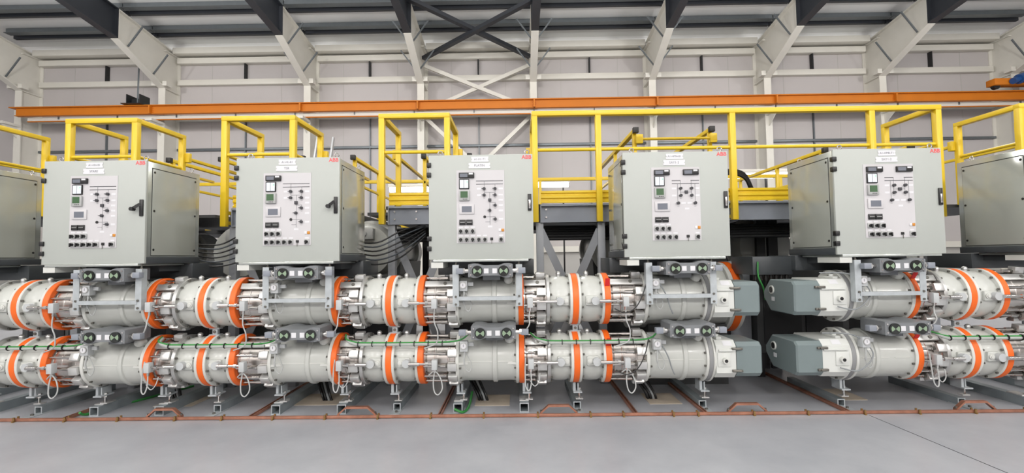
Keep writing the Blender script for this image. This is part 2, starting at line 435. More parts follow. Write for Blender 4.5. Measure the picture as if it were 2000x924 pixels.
# --- end drive
def end_drive(mir):
    ed=thing('end_drive',cat='drive housing')
    sx=-1 if mir else 1
    L=.25 if mir else .185
    def px(poly): return [(sx*a,c) for a,c in poly]
    def octa(x0,x1,hz,yf,yb,ch,chx,mb,cb=None):
        cb=cb or ch
        # loops across depth: section in (y,z) along x
        sec=[(yf,-hz+ch),(yf,hz-ch),(yf+ch,hz),(yb-cb,hz),(yb,hz-cb),(yb,-hz+cb),(yb-cb,-hz),(yf+ch,-hz)]
        n=8; vs=[(sx*x0,y,z) for y,z in sec]+[(sx*(x1-chx),y,z) for y,z in sec]
        ins=[(y*.95,z*.94) for y,z in sec]
        vs+=[(sx*x1,y,z) for y,z in ins]
        fs=[tuple(range(n)),tuple(range(3*n-1,2*n-1,-1))]
        for k in range(2): fs+=[(k*n+i,(k+1)*n+i,(k+1)*n+(i+1)%n,k*n+(i+1)%n) for i in range(n)]
        mb.add(vs,fs); return mb
    bmb=octa(0,L,.172,-.245,.24,.05,.004,MB()); bmb.obj('housing','drivepale',ed)
    MB().box(sx*.02 if sx>0 else sx*(L-.01),sx*(L-.01) if sx>0 else sx*.02,-.262,-.24,.075,.095,.004).obj('rib','drivepale',ed)
    MB().box(min(sx*.01,sx*.13),max(sx*.01,sx*.13),-.255,-.24,-.065,.065,.006).obj('cover_plate','drivepale',ed)
    k=MB().cyl((sx*.075,-.25,-.005),(sx*.075,-.285,-.005),.027,18); k.obj('crank_socket','flange',ed)
    MB().cyl((sx*.075,-.284,-.005),(sx*.075,-.29,-.005),.015,14).obj('socket_hole','black',ed)
    cp=octa(L,L+.235,.158,-.25,.30,.035,.014,MB(),.125).obj('drive_cap','drivecap',ed); cp['label']='dark grey end cap'
    for z in (.1,-.1):
        MB().box(min(sx*(L-.045),sx*(L+.05)),max(sx*(L-.045),sx*(L+.05)),-.268,-.246,z-.011,z+.011,.003).cyl((sx*(L-.03),-.262,z),(sx*(L+.03),-.272,z),.008,8).obj('latch','bolt',ed)
    lb=MB().box(min(sx*.08,sx*.16),max(sx*.08,sx*.16),-.235,-.20,.128,.165)
    # label on upper sloping edge
    lb=MB().add([(sx*.07,-.242,.128),(sx*.15,-.242,.128),(sx*.15,-.206,.164),(sx*.07,-.206,.164)],[(0,1,2,3)]); lb.obj('rating_label','label',ed)
    xe=sx*(L+.235)
    MB().cyl((xe,.13,.055),(xe+sx*.012,.13,.055),.042,20).obj('window_ring','flange',ed)
    MB().cyl((xe,.13,.055),(xe+sx*.014,.13,.055),.031,20).obj('window_glass','black',ed)
    MB().box(min(xe,xe+sx*.003),max(xe,xe+sx*.003),.09,.14,-.055,-.015).obj('end_label','label',ed)
    MB().box(min(sx*.03,sx*.08),max(sx*.03,sx*.08),-.18,.02,.17,.195,.006).cyl((sx*.055,-.12,.19),(sx*.055,-.12,.215),.02,10).obj('lifting_lug','drivepale',ed)
    return ed
# --- bellows
ROD=[80,20,-10,-38,-64,-90]
def bellows(L,nm):
    t=thing('expansion_bellows',cat='bellows')
    pr=[(.0,.12),(0,.205),(.012,.205)]
    n=9; a=L*.14; w=L*.72/n
    pr+=[(.02,.19)]
    pr+=[(.03,.198),(L*.3,.2),(L*.31,.203),(L*.35,.203),(L*.36,.2),(L*.7,.2),(L*.71,.203),(L*.75,.203),(L*.76,.2),(L-.03,.198)]
    pr+=[(L-.02,.19),(L-.012,.205),(L,.205),(L,.12)]
    MB().lathe(pr,56).obj('sleeve','steel',t)
    for d in ROD:
        a=math.radians(d); y=-.222*math.cos(a); z=.222*math.sin(a)
        rd=MB().cyl((-.01,y,z),(L+.01,y,z),.0105,10).cyl((L*.42,y,z),(L-.06,y,z),.0145,10).obj('tie_rod','rod',t)
        mx=Matrix.Translation((0,y*1.05,z*1.05))@Matrix.Rotation(-a,4,'X')
        MB().box(L-.092,L-.006,-.032,.03,-.036,.036,.005,mx=mx).obj('clamp_block','block',t)
        MB().cyl((L-.112,y,z),(L-.09,y,z),.02,6).obj('nut','bolt',t)
    a=math.radians(48); y=-.222*math.cos(a); z=.222*math.sin(a)
    mx=Matrix.Translation((0,y,z))@Matrix.Rotation(-a*.7,4,'X')
    MB().box(.006,L-.004,-.011,.011,-.03,.03,.004,mx=mx).obj('bridge_plate','flange_al',t)
    q=mx@Vector((L*.62,-.012,0)); q2=mx@Vector((L*.62,-.017,0))
    MB().cyl(q,q2,.017,12).obj('slot','bolt',t)
    return Repeat(t)
rbA=bellows(.213,'a'); rbB=bellows(.32,'b')
# --- double barrel busbar
bb=thing('busbar_section',cat='busbar tube')
def barrel(x0,x1):
    w=x1-x0
    return [(x0,.12),(x0,.212),(x0+.02,.212),(x0+w*.22,.222),(x0+w*.5,.226),(x0+w*.78,.222),(x1-.02,.212),(x1,.212),(x1,.12)]
MB().lathe(barrel(.03,.225),60).obj('barrel','vessel',bb)
MB().lathe(barrel(.32,.525),60).obj('barrel','vessel',bb)
flange(bb,0,.034,'flange','flange_al',.247,.04)
flange(bb,.22,.247,'flange','flange',.247,.214)
MB().ring(.247,.302,.2,.248,64,.005).obj('sealing_band','orange',bb)
flange(bb,.302,.327,'flange','flange',.247,.334)
flange(bb,.52,.545,'flange','flange',.247,.514)
MB().ring(.545,.60,.2,.248,64,.005).obj('sealing_band','orange',bb)
for x,sg in ((.15,-1),(.42,1)):
    pl=MB().box(x-.058,x+.058,-.245,-.2,-.045,.045,.012).obj('port_plate','vessel',bb)
    MB().cyl((x+sg*.03,-.245,0),(x+sg*.03,-.29,0),.037,24).obj('port_cap','port',pl)
    MB().cyl((x-sg*.028,-.245,0),(x-sg*.028,-.255,0),.024,18).cyl((x-sg*.028,-.255,0),(x-sg*.028,-.262,0),.015,14).obj('valve_knob','flange',pl)
    MB().cyl((x-.02,-.02,.215),(x-.02,-.02,.245),.022,12).dome((x-.02,-.02,.245),.026,.025,'z').obj('vent_cap','flange_al',bb)
rbb=Repeat(bb)
# --- gas sensor (box with probe tube and cable); probe points in +x or -x
def sensor(sg,L,low):
    t=thing('gas_sensor',cat='gas sensor')
    MB().box(-.025,.025,-.03,.03,-.045,.045,.005).obj('box','port',t)
    MB().cyl((sg*.025,0,.005),(sg*(L-.06),0,.005),.011,10).cyl((sg*(L-.1),0,.005),(sg*L,0,.005),.017,12).cyl((sg*.06,0,.005),(sg*.085,0,.005),.018,6).obj('probe_tube','rod',t)
    MB().cyl((0,0,-.045),(-.003,0,-.075),.011,8).obj('cable_gland','rod',t)
    if low and sg<0: P=[(-.003,0,-.07),(-.012,-.01,-.16),(.0,-.02,-.24),(.035,-.02,-.265),(.07,-.01,-.21),(.05,.0,-.12),(.0,.0,-.06),(-.06,.02,-.1)]
    elif low: P=[(-.003,0,-.07),(-.0,-.01,-.17),(-.02,-.02,-.235),(-.05,-.015,-.2),(-.055,.0,-.06),(-.05,.02,.05)]
    elif sg<0: P=[(-.003,0,-.07),(.0,-.01,-.17),(.03,-.01,-.26),(.015,0,-.36),(-.1,.02,-.41)]
    else: P=[(-.003,0,-.07),(-.012,-.01,-.13),(-.01,-.03,-.19),(-.04,-.02,-.245)]
    MB().tube(P,.0058,8).obj('cable','cablewhite',t)
    if low and sg>0: MB().tube([(-.01,-.01,-.15),(.03,-.005,-.2),(.07,.0,-.16),(.08,.02,-.09)],.0045,8).obj('cable','cablewhite',t)
    return Repeat(t)
rsA={r:sensor(1,.245,r=='lower') for r in ('upper','lower')}; rsB={r:sensor(-1,.24,r=='lower') for r in ('upper','lower')}
# --- switch position drive
du=thing('position_drive',cat='switch drive')
n=[]
top=[(-.19,.062),(-.155,.068),(-.12,.066),(-.07,.05),(.07,.05),(.12,.066),(.155,.068),(.19,.062)]
bot=[(.19,-.05),(.155,-.062),(.12,-.06),(.07,-.042),(-.07,-.042),(-.12,-.06),(-.155,-.062),(-.19,-.05)]
MB().prism(top+bot,-.05,.26).box(-.2,-.186,-.056,.2,-.055,.06).box(.186,.2,-.056,.2,-.055,.06).obj('casting','casting',du)
for x in (-.118,.118):
    d=MB().cyl((x,-.05,0),(x,-.068,0),.0485,28).obj('position_dial','dialblack',du)
    for sg in (0,PI):
        v=[(x,-.0695,0)]+[(x+.038*math.cos(sg+a),-.0695,.038*math.sin(sg+a)) for a in (-.72,-.4,0,.4,.72)]
        MB().add(v,[tuple(range(6))]).obj('dial_segment','dialgreen',d)
for x in (-.038,.038): MB().box(x-.021,x+.021,-.0525,-.05,-.022,.022).obj('label_plate','label',du)
for sg in (-1,1):
    MB().cyl((sg*.2,.0,.0),(sg*.235,.0,.0),.02,12).cyl((sg*.235,.0,.0),(sg*.25,0,0),.027,6).obj('shaft','rod',du)
    MB().box(min(sg*.25,sg*.315),max(sg*.25,sg*.315),-.028,.03,-.026,.026,.004).obj('shaft_box','platgrey',du)
for x in (-.178,.178):
    for z in (-.035,.04): MB().cyl((x,-.05,z),(x,-.058,z),.008,8).obj('screw','rod',du)
MB().box(-.08,.08,.1,.24,-.09,-.045).obj('pedestal','casting',du)
rdu=Repeat(du)
# --- pressure gauge
pg=thing('pressure_gauge',cat='gauge')
MB().box(-.037,.037,-.035,.035,-.05,.045,.006).box(.037,.09,.0,.03,-.005,.03,.004).obj('box','port',pg)
d=MB().cyl((-.002,-.035,.004),(-.002,-.043,.004),.031,22).obj('dial','flange_al',pg)
MB().cyl((-.002,-.0432,.004),(-.002,-.0438,.004),.024,22).obj('dial_face','label',d)
MB().box(-.004,0,-.0445,-.044,-.004,.02).obj('needle','line',d)
MB().cyl((.005,-.01,-.05),(.005,-.01,-.08),.01,8).tube([(.005,-.01,-.075),(.0,-.015,-.13),(.004,-.01,-.17)],.008,8).tube([(.012,0,-.06),(.05,0,-.12),(.07,.0,-.18),(.05,-.005,-.235),(.018,0,-.22),(.006,-.005,-.17)],.004,6).obj('cable','cablewhite',pg)
rpg=Repeat(pg)
# --- hanger frame
hf=thing('hanger_frame',cat='bracket')
for x,sg in ((.02,1),(.60,-1)):
    MB().box(x-.028,x+.028,-.004,0,-.19,.19).box(x-.028*sg-.002,x-.028*sg+.002,-.004,.06,-.19,.19).box(x-.028,x+.028,0,.06,.186,.19).obj('hanger_plate','galv',hf)
    MB().cyl((x,.03,.19),(x,.03,.24),.008,8).cyl((x,.03,.19),(x,.03,.2),.014,6).obj('stud','bolt',hf)
    for z in (-.1,-.17): MB().cyl((x,-.004,z),(x,-.014,z),.011,6).obj('bolt','bolt',hf)
MB().box(.03,.59,-.009,-.004,-.135,-.1).box(.03,.59,-.004,.03,-.104,-.1).obj('cross_angle','galv',hf)
rhf=Repeat(hf)
# --- base beam with bracket
def base_beam(w,front,length,big):
    t=thing('base_beam',cat='floor beam')
    h=w/2; tk=.009
    m=MB().box(-h,h,0,length,0,tk).box(-h,h,0,length,w-tk,w).box(-h,-h+tk,0,length,tk,w-tk).box(h-tk,h,0,length,tk,w-tk)
    m.obj('beam','galvdark',t)
    MB().box(-h,h,-.003,0,0,tk).box(-h,h,-.003,0,w-tk,w).box(-h,-h+tk,-.003,0,tk,w-tk).box(h-tk,h,-.003,0,tk,w-tk).obj('cut_end','galv',t)
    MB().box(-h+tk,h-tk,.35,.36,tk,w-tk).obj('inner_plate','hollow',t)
    if big:
        MB().box(-.045,.045,.05,.2,w,w+.012,.003).obj('packer','block',t)
    else:
        MB().box(-.04,.05,-.13,.1,-.0,.007).obj('foot_plate','galv',t)
        MB().cyl((.01,-.07,.007),(.01,-.07,.022),.014,6).obj('anchor_bolt','bolt',t)
    return Repeat(t)
rbig=base_beam(.088,0,2.6,True); rsm=base_beam(.072,0,.85,False)
# --- support bracket under lower tube (bent plate)
sb=thing('support_bracket',cat='bracket')
MB().box(-.012,.012,-.06,.06,-.075,.02).box(-.012,.07,-.09,.06,-.085,-.073).box(.03,.042,-.05,.06,-.073,-.0).obj('bent_plate','galv',sb)
MB().cyl((.05,-.02,-.15),(.05,-.02,-.06),.01,8).cyl((.05,-.02,-.1),(.05,-.02,-.085),.019,6).cyl((.05,-.02,-.073),(.05,-.02,-.058),.019,6).obj('stud','rod',sb)
MB().box(.015,.085,-.04,.02,-.16,-.15).obj('pad','block',sb)
rsb=Repeat(sb)
# --- spacer between rows
sp=thing('row_spacer',cat='spacer')
MB().box(-.025,.025,-.02,.02,-.035,.035,.004).box(-.05,.05,-.03,.03,.025,.035).box(-.05,.05,-.03,.03,-.035,-.025).obj('block','galv',sp)
MB().cyl((0,-.02,0),(0,-.03,0),.014,8).obj('bolt','bolt',sp)
rsp=Repeat(sp)
# --- wiring tray
wt=thing('wiring_duct',cat='cable duct')
MB().tube([(.72,-.16,.235),(.76,-.25,.21),(.83,-.262,.182),(.95,-.265,.175),(1.75,-.262,.172)],.014,8).obj('duct','tray',wt)
MB().tube([(.70,-.14,.25),(.745,-.25,.225),(.83,-.262,.2),(.95,-.265,.193),(1.5,-.262,.19),(1.72,-.262,.195),(1.82,-.25,.215),(1.88,-.22,.26)],.0075,8).obj('green_cable','cablegreen',wt)['label']='thin green earth cable'
for k in range(7):
    x=.86+k*.13; MB().cyl((x-.003,-.263,.18),(x+.003,-.263,.18),.026,10).obj('cable_tie','cableblack',wt)
rwt=Repeat(wt)

WHERE={0:'beside the left edge of the photo',1:'under the SPARE cabinet',2:'under the cabinet before PLATIN',3:'under the PLATIN cabinet',4:'under the cabinet after PLATIN',5:'just past the open gap',6:'beside the right edge of the photo'}
BEHIND={0:'the cabinet at the left edge',1:'the SPARE cabinet',2:'the cabinet before PLATIN',3:'the PLATIN cabinet',4:'the cabinet after PLATIN',5:'the cabinet past the open gap',6:'the cabinet at the right edge'}
BET={0:'before the SPARE cabinet',1:'just after the SPARE cabinet',2:'just before the PLATIN cabinet',3:'just after the PLATIN cabinet',5:'past the open gap',6:'cut by the right edge'}
for row,Z in (('upper',ZU),('lower',ZL)):
    G=lambda s:f'{s} of the {row} tube row'
    for b_ in range(0,7):
        L=LS[b_]; w=WHERE[b_]
        if b_ in (1,2,3):
            rv((L,YT,Z),f'grey switch vessel with orange band in the {row} row {w}',G('switch vessels'))
        elif b_==4:
            rev4((L,YT,Z),f'grey end vessel with grey band in the {row} row {w}',G('switch vessels'))
        elif b_==5:
            rev5((L,YT,Z),f'grey end vessel with grey band in the {row} row {w}',G('switch vessels'))
        if b_ in (1,2,3,4,5):
            rdu((L+.365-(.02 if row=='upper' else 0),4.29,Z+.292),f'drive box with two green dials on the {row} vessel {w}',G('position drives'))
            rpg((L+.085,4.39,Z+.155),f'small grey pressure gauge on the {row} vessel {w}',G('pressure gauges'))
            if row=='upper':
                rhf((L,4.335,1.225),f'galvanised hanger frame across the upper vessel {w}','hanger frames')
        if b_ in (0,1,2,3,5):
            n=BET[b_]
            if b_>0:
                rbA((L+.642,YT,Z),f'short silver bellows of the {row} row after the vessel {w}',G('short bellows'))
                rsA[row]((L+.70,4.345,Z-.005),f'gas sensor box over the {row} short bellows {n}',G('gas sensors'))
            rbb((L+.855,YT,Z),f'grey double barrel with orange bands, {row} row, {n}',G('double barrels'))
            rbB((L+1.455,YT,Z),f'long silver bellows with tie rods, {row} row, {n}',G('long bellows'))
            rsB[row]((L+1.575,4.345,Z-.005),f'gas sensor box over the {row} long bellows {n}',G('gas sensors'))
            if row=='lower':
                rwt((L,YT,Z),f'grey wiring duct with green cable along the lower row {n}','wiring ducts')
                rsp((L+1.14,YT-.02,(ZU+ZL)/2),f'galvanised spacer between the two tube rows {n}','row spacers')
    o=end_drive(False); o.location=(LS[4]+.635,YT,Z); tag(o,f'pale end drive with dark cap, {row} row, on the PLATIN side of the gap',None,G('end drives'))
    o=end_drive(True); o.location=(LS[5]-.04,YT,Z); tag(o,f'pale end drive whose dark cap shows a round window, {row} row',None,G('end drives'))
# beams and supports
for b_ in range(0,7):
    L=LS[b_]; w=WHERE[b_]
    bigs=[(.0,'first'),(.635,'second')] if b_ in (0,1,2,3,6) else []
    for x,n in bigs:
        rbig((L+x,4.575,0),f'galvanised hollow floor beam, {n} one {w}','long floor beams')
        rsb((L+x,4.66,.262),f'bent galvanised bracket on the {n} long floor beam {w}','support brackets')
    sm=[1.15] if b_ in (0,1,2,3) else [.59] if b_==4 else [.03,1.18] if b_==5 else []
    for x in sm:
        n=BET.get(b_,'under the cabinet after PLATIN') if x>1 else ('under the cabinet after PLATIN' if b_==4 else 'just past the open gap')
        rsm((L+x,4.655,0),f'short galvanised floor beam with foot plate {n}','short floor beams')
        rsb((L+x-.03,4.66,.262),f'bent galvanised bracket on the short floor beam {n}','support brackets')

# ------------------------------------------------------------------ control cabinets
CB=1.465; CT=2.435; CD=4.33
CH=CT-CB
def cabinet(kind,W):
    t=thing('control_cabinet',cat='control cabinet')
    MB().box(.012,W-.012,.03,.76,.03,CH-.004,.004).obj('body','frame',t)
    MB().box(.0,W,.04,.765,0,.062,.003).obj('base_channel','base',t)
    MB().box(.04,W-.05,-.01,.6,-.022,0,.003).obj('base_tray','frame',t)
    for sg in (0,1):
        x=W-.012 if sg else .012
        q=lambda a,b_:(min(x+a*(1 if sg else -1),x+b_*(1 if sg else -1)),max(x+a*(1 if sg else -1),x+b_*(1 if sg else -1)))
        x0,x1=q(-.002,.003); MB().box(x0,x1,.088,.702,.073,CH-.058).obj('panel_gap','seam',t)
        x0,x1=q(0,.007); sp_=MB().box(x0,x1,.092,.698,.077,CH-.066,.003).obj('side_panel','side',t)
        for y in (.112,.678):
            for z in (.13,.5,CH-.10):
                xa_=x+(.007 if sg else -.007); xb_=x+(.011 if sg else -.011)
                MB().cyl((xa_,y,z),(xb_,y,z),.011,10).obj('screw','black',sp_)
    dr=MB().box(0,W,0,.028,.0,CH,.005).obj('door','door',t)
    for v in (.095,.19,.80,.895):
        z=CH*(1-v)
        MB().box(-.016,.024,-.014,.03,z-.022,z+.022,.005).obj('hinge','black',dr)
    xh=W-.035
    if kind!='x':
        MB().box(xh-.014,xh+.02,-.014,0,CH*.455,CH*.615,.004).obj('handle_base','black',dr)
    pn=thing('mimic_panel'); pn.parent=t; pn.location=(W*.268,0,0)
    pw=W*.46; pz0=CH*.155; pz1=CH*.85; ph=pz1-pz0
    MB().box(0,pw,-.004,0,pz0,pz1).obj('panel_sheet','panel',pn)
    def A(a,b_): return ((a-15)/475*pw, pz1-(b_-170)/720*ph)
    def dev(x0,x1,y0,y1,d,m,name,base=.004,b_=.002):
        (xa_,za),(xb_,zb)=A(x0,y0),A(x1,y1)
        return MB().box(xa_,xb_,-base-d,-base,zb,za,b_).obj(name,m,pn)
    def relay(x):
        dev(x,x+151,195,248,.018,'black','protection_relay'); dev(x+10,x+85,205,240,.001,'screengrey','relay_screen',.022,0); dev(x+98,x+138,199,215,.001,'label','relay_label',.022,0)
    relay(42)
    if kind=='b': relay(325)
    dev(42,142,258,356,.012,'black','alarm_unit'); dev(50,88,266,348,.001,'alarm','alarm_window',.016,0); dev(92,134,266,348,.001,'alarm','alarm_window',.016,0); dev(118,126,284,292,.001,'led','alarm_led',.0172,0)
    dev(42,145,372,472,.02,'devgrey','power_meter'); dev(56,128,381,445,.001,'screen','meter_screen',.024,0)
    for x in (80,97,114): dev(x,x+10,455,462,.002,'black','meter_button',.024,0)
    dev(42,190,508,605,.01,'panel','touch_display'); dev(67,165,527,587,.001,'screengrey','display_screen',.014,0)
    for x in (42,110): dev(x,x+62,660,712,.012,'black','test_block'); 
    for x in (50,118):
        dev(x,x+46,683,688,.0012,'devgrey','block_slot',.016,0)
    def knob(x,y,s=24):
        dev(x-s,x+s,y-s,y+s,.008,'devgrey','switch_plate')
        cx,cz=A(x,y); MB().cyl((cx,-.012,cz),(cx,-.03,cz),.014,14).box(cx-.005,cx+.005,-.042,-.03,cz-.022,cz+.014,.002).obj('switch_knob','black',pn)
        dev(x-20,x+20,y-45,y-30,.001,'label','switch_label',.004,0)
    for x in (55,113,173): knob(x,772)
    for x in ((55,113,173,233,293) if kind=='a' else (60,118,178,238)): knob(x,855)
    knob(452,855)
    dev(345,373,838,864,.008,'black','key_switch'); cx,cz=A(359,880); MB().box(cx-.002,cx+.002,-.016,-.012,cz-.02,cz+.02).obj('key','bolt',pn)
    dev(428,454,752,780,.006,'label','signal_lamp'); dev(456,482,752,780,.006,'lamporange','signal_lamp')
    def ln(x0,y0,x1,y1,m='thinline',w=2.2): 
        dev(min(x0,x1)-w,max(x0,x1)+w,min(y0,y1)-w,max(y0,y1)+w,.0008,m,'mimic_line',.004,0)
    def sw(x,y):
        cx,cz=A(x,y); MB().cyl((cx,-.004,cz),(cx,-.02,cz),.0135,18).box(cx-.024,cx+.012,-.024,-.02,cz-.003,cz+.003).obj('control_switch','casting' if 0 else 'line',pn)
        
    if kind=='a':
        ln(212,278,472,278,'line',3);ln(212,310,472,310,'line',3)
        ln(290,278,290,418);ln(397,310,397,418);ln(290,392,397,392);ln(344,392,344,710);ln(344,492,397,492);ln(397,492,397,520);ln(292,634,397,634);ln(397,634,397,657);ln(300,685,344,685)
        for x,y in ((290,355),(397,355),(290,418),(397,418),(397,520),(344,570),(397,657)): sw(x,y)
        for x,y in ((290,448),(397,448),(397,550),(397,688)): ln(x-8,y,x+8,y,'thinline',1.5)
        dev(329,359,453,483,.014,'line','breaker_switch'); cx,cz=A(292,634); MB().cyl((cx,-.004,cz),(cx,-.008,cz),.013,16).obj('mimic_symbol','black',pn)
        lab=((240,355),(240,418),(452,355),(452,418),(452,468),(452,520),(452,572),(452,657),(344,730))
    else:
        ln(218,303,298,303,'line',3);ln(402,303,480,303,'line',3);ln(218,333,480,333,'line',3)
        ln(270,333,270,525);ln(440,333,440,525);ln(299,303,299,450);ln(405,303,405,450);ln(299,417,405,417)
        for x,y in ((299,380),(405,380),(299,450),(405,450),(272,525),(438,525)): sw(x,y)
        for x,y in ((299,480),(405,480),(272,556),(438,556)): ln(x-8,y,x+8,y,'thinline',1.5)
        dev(338,368,402,432,.014,'line','breaker_switch')
        lab=((235,380),(235,450),(462,380),(462,450),(325,525),(385,525),(358,580))
    for x,y in lab: dev(x-22,x+22,y-9,y+9,.0008,'label','device_label',.004,0)
    ring=[]
    for x in (.1,W-.05):
        for y in (.06,.68):
            e=MB().cyl((x,y,CH-.005),(x,y,CH+.012),.012,10)
            e.tube([(x+.02*math.cos(a),y,CH+.03+.02*math.sin(a)) for a in [PI*2*k/12 for k in range(13)]],.0055,6,1)
            e.obj('lifting_eye','rod',t)
    return t
def nameplate(parent,x,z,w,h,body,ts):
    c=.006
    pl=MB().prism([(x-w/2,z-h/2),(x+w/2,z-h/2),(x+w/2,z-.006),(x+w/2-.01,z),(x+w/2,z+.006),(x+w/2,z+h/2),(x-w/2,z+h/2),(x-w/2,z+.006),(x-w/2+.01,z),(x-w/2,z-.006)],-.004,-.0005).obj('nameplate','label',parent)
    text(body,ts,'text',pl,(x,-.0045,z))
CABS=[(0,-6.175,.97,'a',None,None),(1,-4.425,.965,'a','A1-HN-B1','SPARE'),(2,-2.612,.967,'a','A1-HL-B1','TSR'),(3,-.815,.965,'a','A1-H1-T1','PLATIN'),(4,.982,.967,'b','A1-HM4-B1','SAY1-2'),(5,2.915,.985,'b','A1-HMB-T1','SAY1-2'),(6,4.73,.97,'b',None,None)]
CL={0:'grey control cabinet cut by the left edge, only side panel showing',1:'light grey control cabinet whose lower nameplate reads SPARE',2:'light grey control cabinet standing between the SPARE and PLATIN cabinets',3:'light grey control cabinet whose lower nameplate reads PLATIN',4:'light grey control cabinet with two relays, next after PLATIN',5:'light grey control cabinet with two relays, standing past the open gap',6:'grey control cabinet cut by the right edge, only side panel showing'}
for k,x,W,kd,t1,t2 in CABS:
    c=cabinet(kd,W); c.location=(x,CD,CB); tag(c,CL[k],None,'control cabinets')
    if t1:
        dd=[o for o in c.children if o.name.split('.')[0]=='door'][0]
        nameplate(dd,W*.495,CH*.955,.16,.05,t1,.026); nameplate(dd,W*.49,CH*.895,.2,.05,t2,.03)
        text('ABB',.05,'red',dd,(W-.055,-.0005,CH-.03),name='emblem',bold=.001)
        xh=W-.035
        if k in (1,2):
            MB().bar((xh-.01,-.012,CH*.57),(xh-.05,-.045,CH*.525),.014,.026).cyl((xh-.052,-.065,CH*.52),(xh-.052,-.025,CH*.52),.018,12).obj('handle_lever','black',dd)
        else:
            MB().box(xh-.006,xh+.012,-.02,-.013,CH*.475,CH*.56,.003).obj('handle_lever','rod',dd)
    # supporting trunk behind and below each cabinet
    o=MB().box(-.02,W+.02,.62,1.15,-.16,-.004,.004).box(.1,W-.1,.32,.62,-.08,-.023).obj('cabinet_trunk','base',loc=(x,CD,CB),label='dark grey trunk carrying '+BEHIND[k],cat='support trunk',group='cabinet trunks')
    MB().box(0.02,.13,-.0,.32,-.075,-.024).obj('white_bracket','flange',o,loc=(0,0,0))

# ------------------------------------------------------------------ access platforms
YP=5.45
def platform(xl,xr,posts,label,legs,side=(1,1),kicks=None):
    t=thing('access_platform',(0,0,0),label,'platform','access platforms')
    w=.066
    for x in posts:
        MB().box(x,x+w,YP,YP+w,1.885,3.14,.004).obj('guard_post','yellow',t)
        MB().box(x+.01,x+w-.01,YP+w,YP+w+.06,1.91,1.95).box(x+.01,x+w-.01,YP+w,YP+w+.06,2.03,2.07).obj('post_spacer','yellow',t)
    MB().box(xl,xr,YP-.004,YP+w+.004,3.135,3.19,.004).obj('top_rail','yellow',t)
    ps=sorted(posts)
    for a,c in zip(ps[:-1],ps[1:]): MB().cyl((a+w,YP+.033,2.735),(c,YP+.033,2.735),.02,12).obj('mid_rail','yellow',t)
    k=MB()
    z0=2.115
    prof=[(0,0),(.03,0),(.03,.02),(.012,.03),(.012,.05),(.03,.06),(.03,.085),(.012,.095),(.012,.11),(.03,.12),(.03,.145),(0,.145)]
    k.prism([(YP+.11-y,z0+z) for y,z in prof],xl+.1,xr-.02,MX); k.obj('kick_board','yellow',t)
    MB().box(xl+.09,xr,YP+.12,YP+.135,1.89,2.095).box(xl+.09,xr,YP+.07,YP+.2,2.08,2.1).box(xl+.09,xr,YP+.07,YP+.2,1.885,1.9).box(xl+.09,xl+.1,YP+.07,YP+.2,1.9,2.08).obj('edge_beam','platgrey',t)
    for x in (xl+.16,xr-.14,(xl+xr)/2):
        for z in (1.95,2.04): MB().cyl((x,YP+.12,z),(x,YP+.108,z),.011,8).obj('beam_bolt','rod',t)
    d=MB().box(xl+.05,xr,YP+.14,6.3,2.07,2.11).box(xl-.4,xr+.4,6.3,8.88,2.07,2.11)
    d.obj('deck','deckdark',t)
    b_=MB()
    for i in range(5): 
        z=1.70+i*.035; b_.cyl((xl+.1,YP+.3+.03*i,z),(xr-.05,YP+.3+.03*i,z),.019,8)
    b_.obj('conduit_bank','blackeq',t)
    for sg,x in ((0,xl),(1,xr-w)):
        if not side[sg]: continue
        MB().box(x,x+w,YP+w,6.28,3.135,3.19,.004).obj('side_rail','yellow',t)
        MB().cyl((x+.033,YP+w,2.735),(x+.033,6.25,2.735),.02,10).obj('mid_rail','yellow',t)
        q=MB().box(x,x+w,6.22,6.28,2.1,3.14,.004).obj('guard_post','yellow',t)
        ox=.04 if sg else -.04
        MB().box(min(x+.033,x+.033+ox*2.2),max(x+.033,x+.033+ox*2.2),6.26,6.32,2.82,2.95,.01).obj('rail_bracket','yellow',q)
        MB().box(x+ox,x+ox+.045,6.3,8.2,2.86,2.9,.004).obj('extension_bar','yellow',t)
    for x in legs:
        MB().box(x,x+.085,YP+.1,YP+.185,0,1.885,.003).obj('leg','legs',t)
    for a,c in zip(legs[:-1],legs[1:]):
        if c-a<1.2:
            MB().bar((a+.05,YP+.13,1.8),(c+.03,YP+.13,.25),.09,.012,(0,1,0)).obj('leg_brace','legs',t)
            MB().bar((c+.03,YP+.15,1.8),(a+.05,YP+.15,.25),.09,.012,(0,1,0)).obj('leg_brace','legs',t)
    return t
platform(-7.22,-6.34,[-7.22,-6.406],'yellow railed platform at the left edge of the photo',[-7.1,-6.45])
platform(-5.335,-4.477,[-5.335,-4.543],'yellow railed platform behind the SPARE cabinet',[-5.3,-4.6])
platform(-3.475,-2.6,[-3.475,-2.666],'yellow railed platform behind the cabinet before PLATIN',[-3.42,-2.7])
platform(-1.614,-.776,[-1.614,-.842],'yellow railed platform behind the PLATIN cabinet',[-1.53,-.85])
platform(.186,4.941,[.186,.93,2.495,4.11,4.875],'long yellow railed platform reaching from the PLATIN cabinet to past the open gap',[.225,.95,4.8],(1,1))
platform(5.83,6.7,[5.83,6.634],'yellow railed platform at the right edge of the photo',[5.9,6.6])
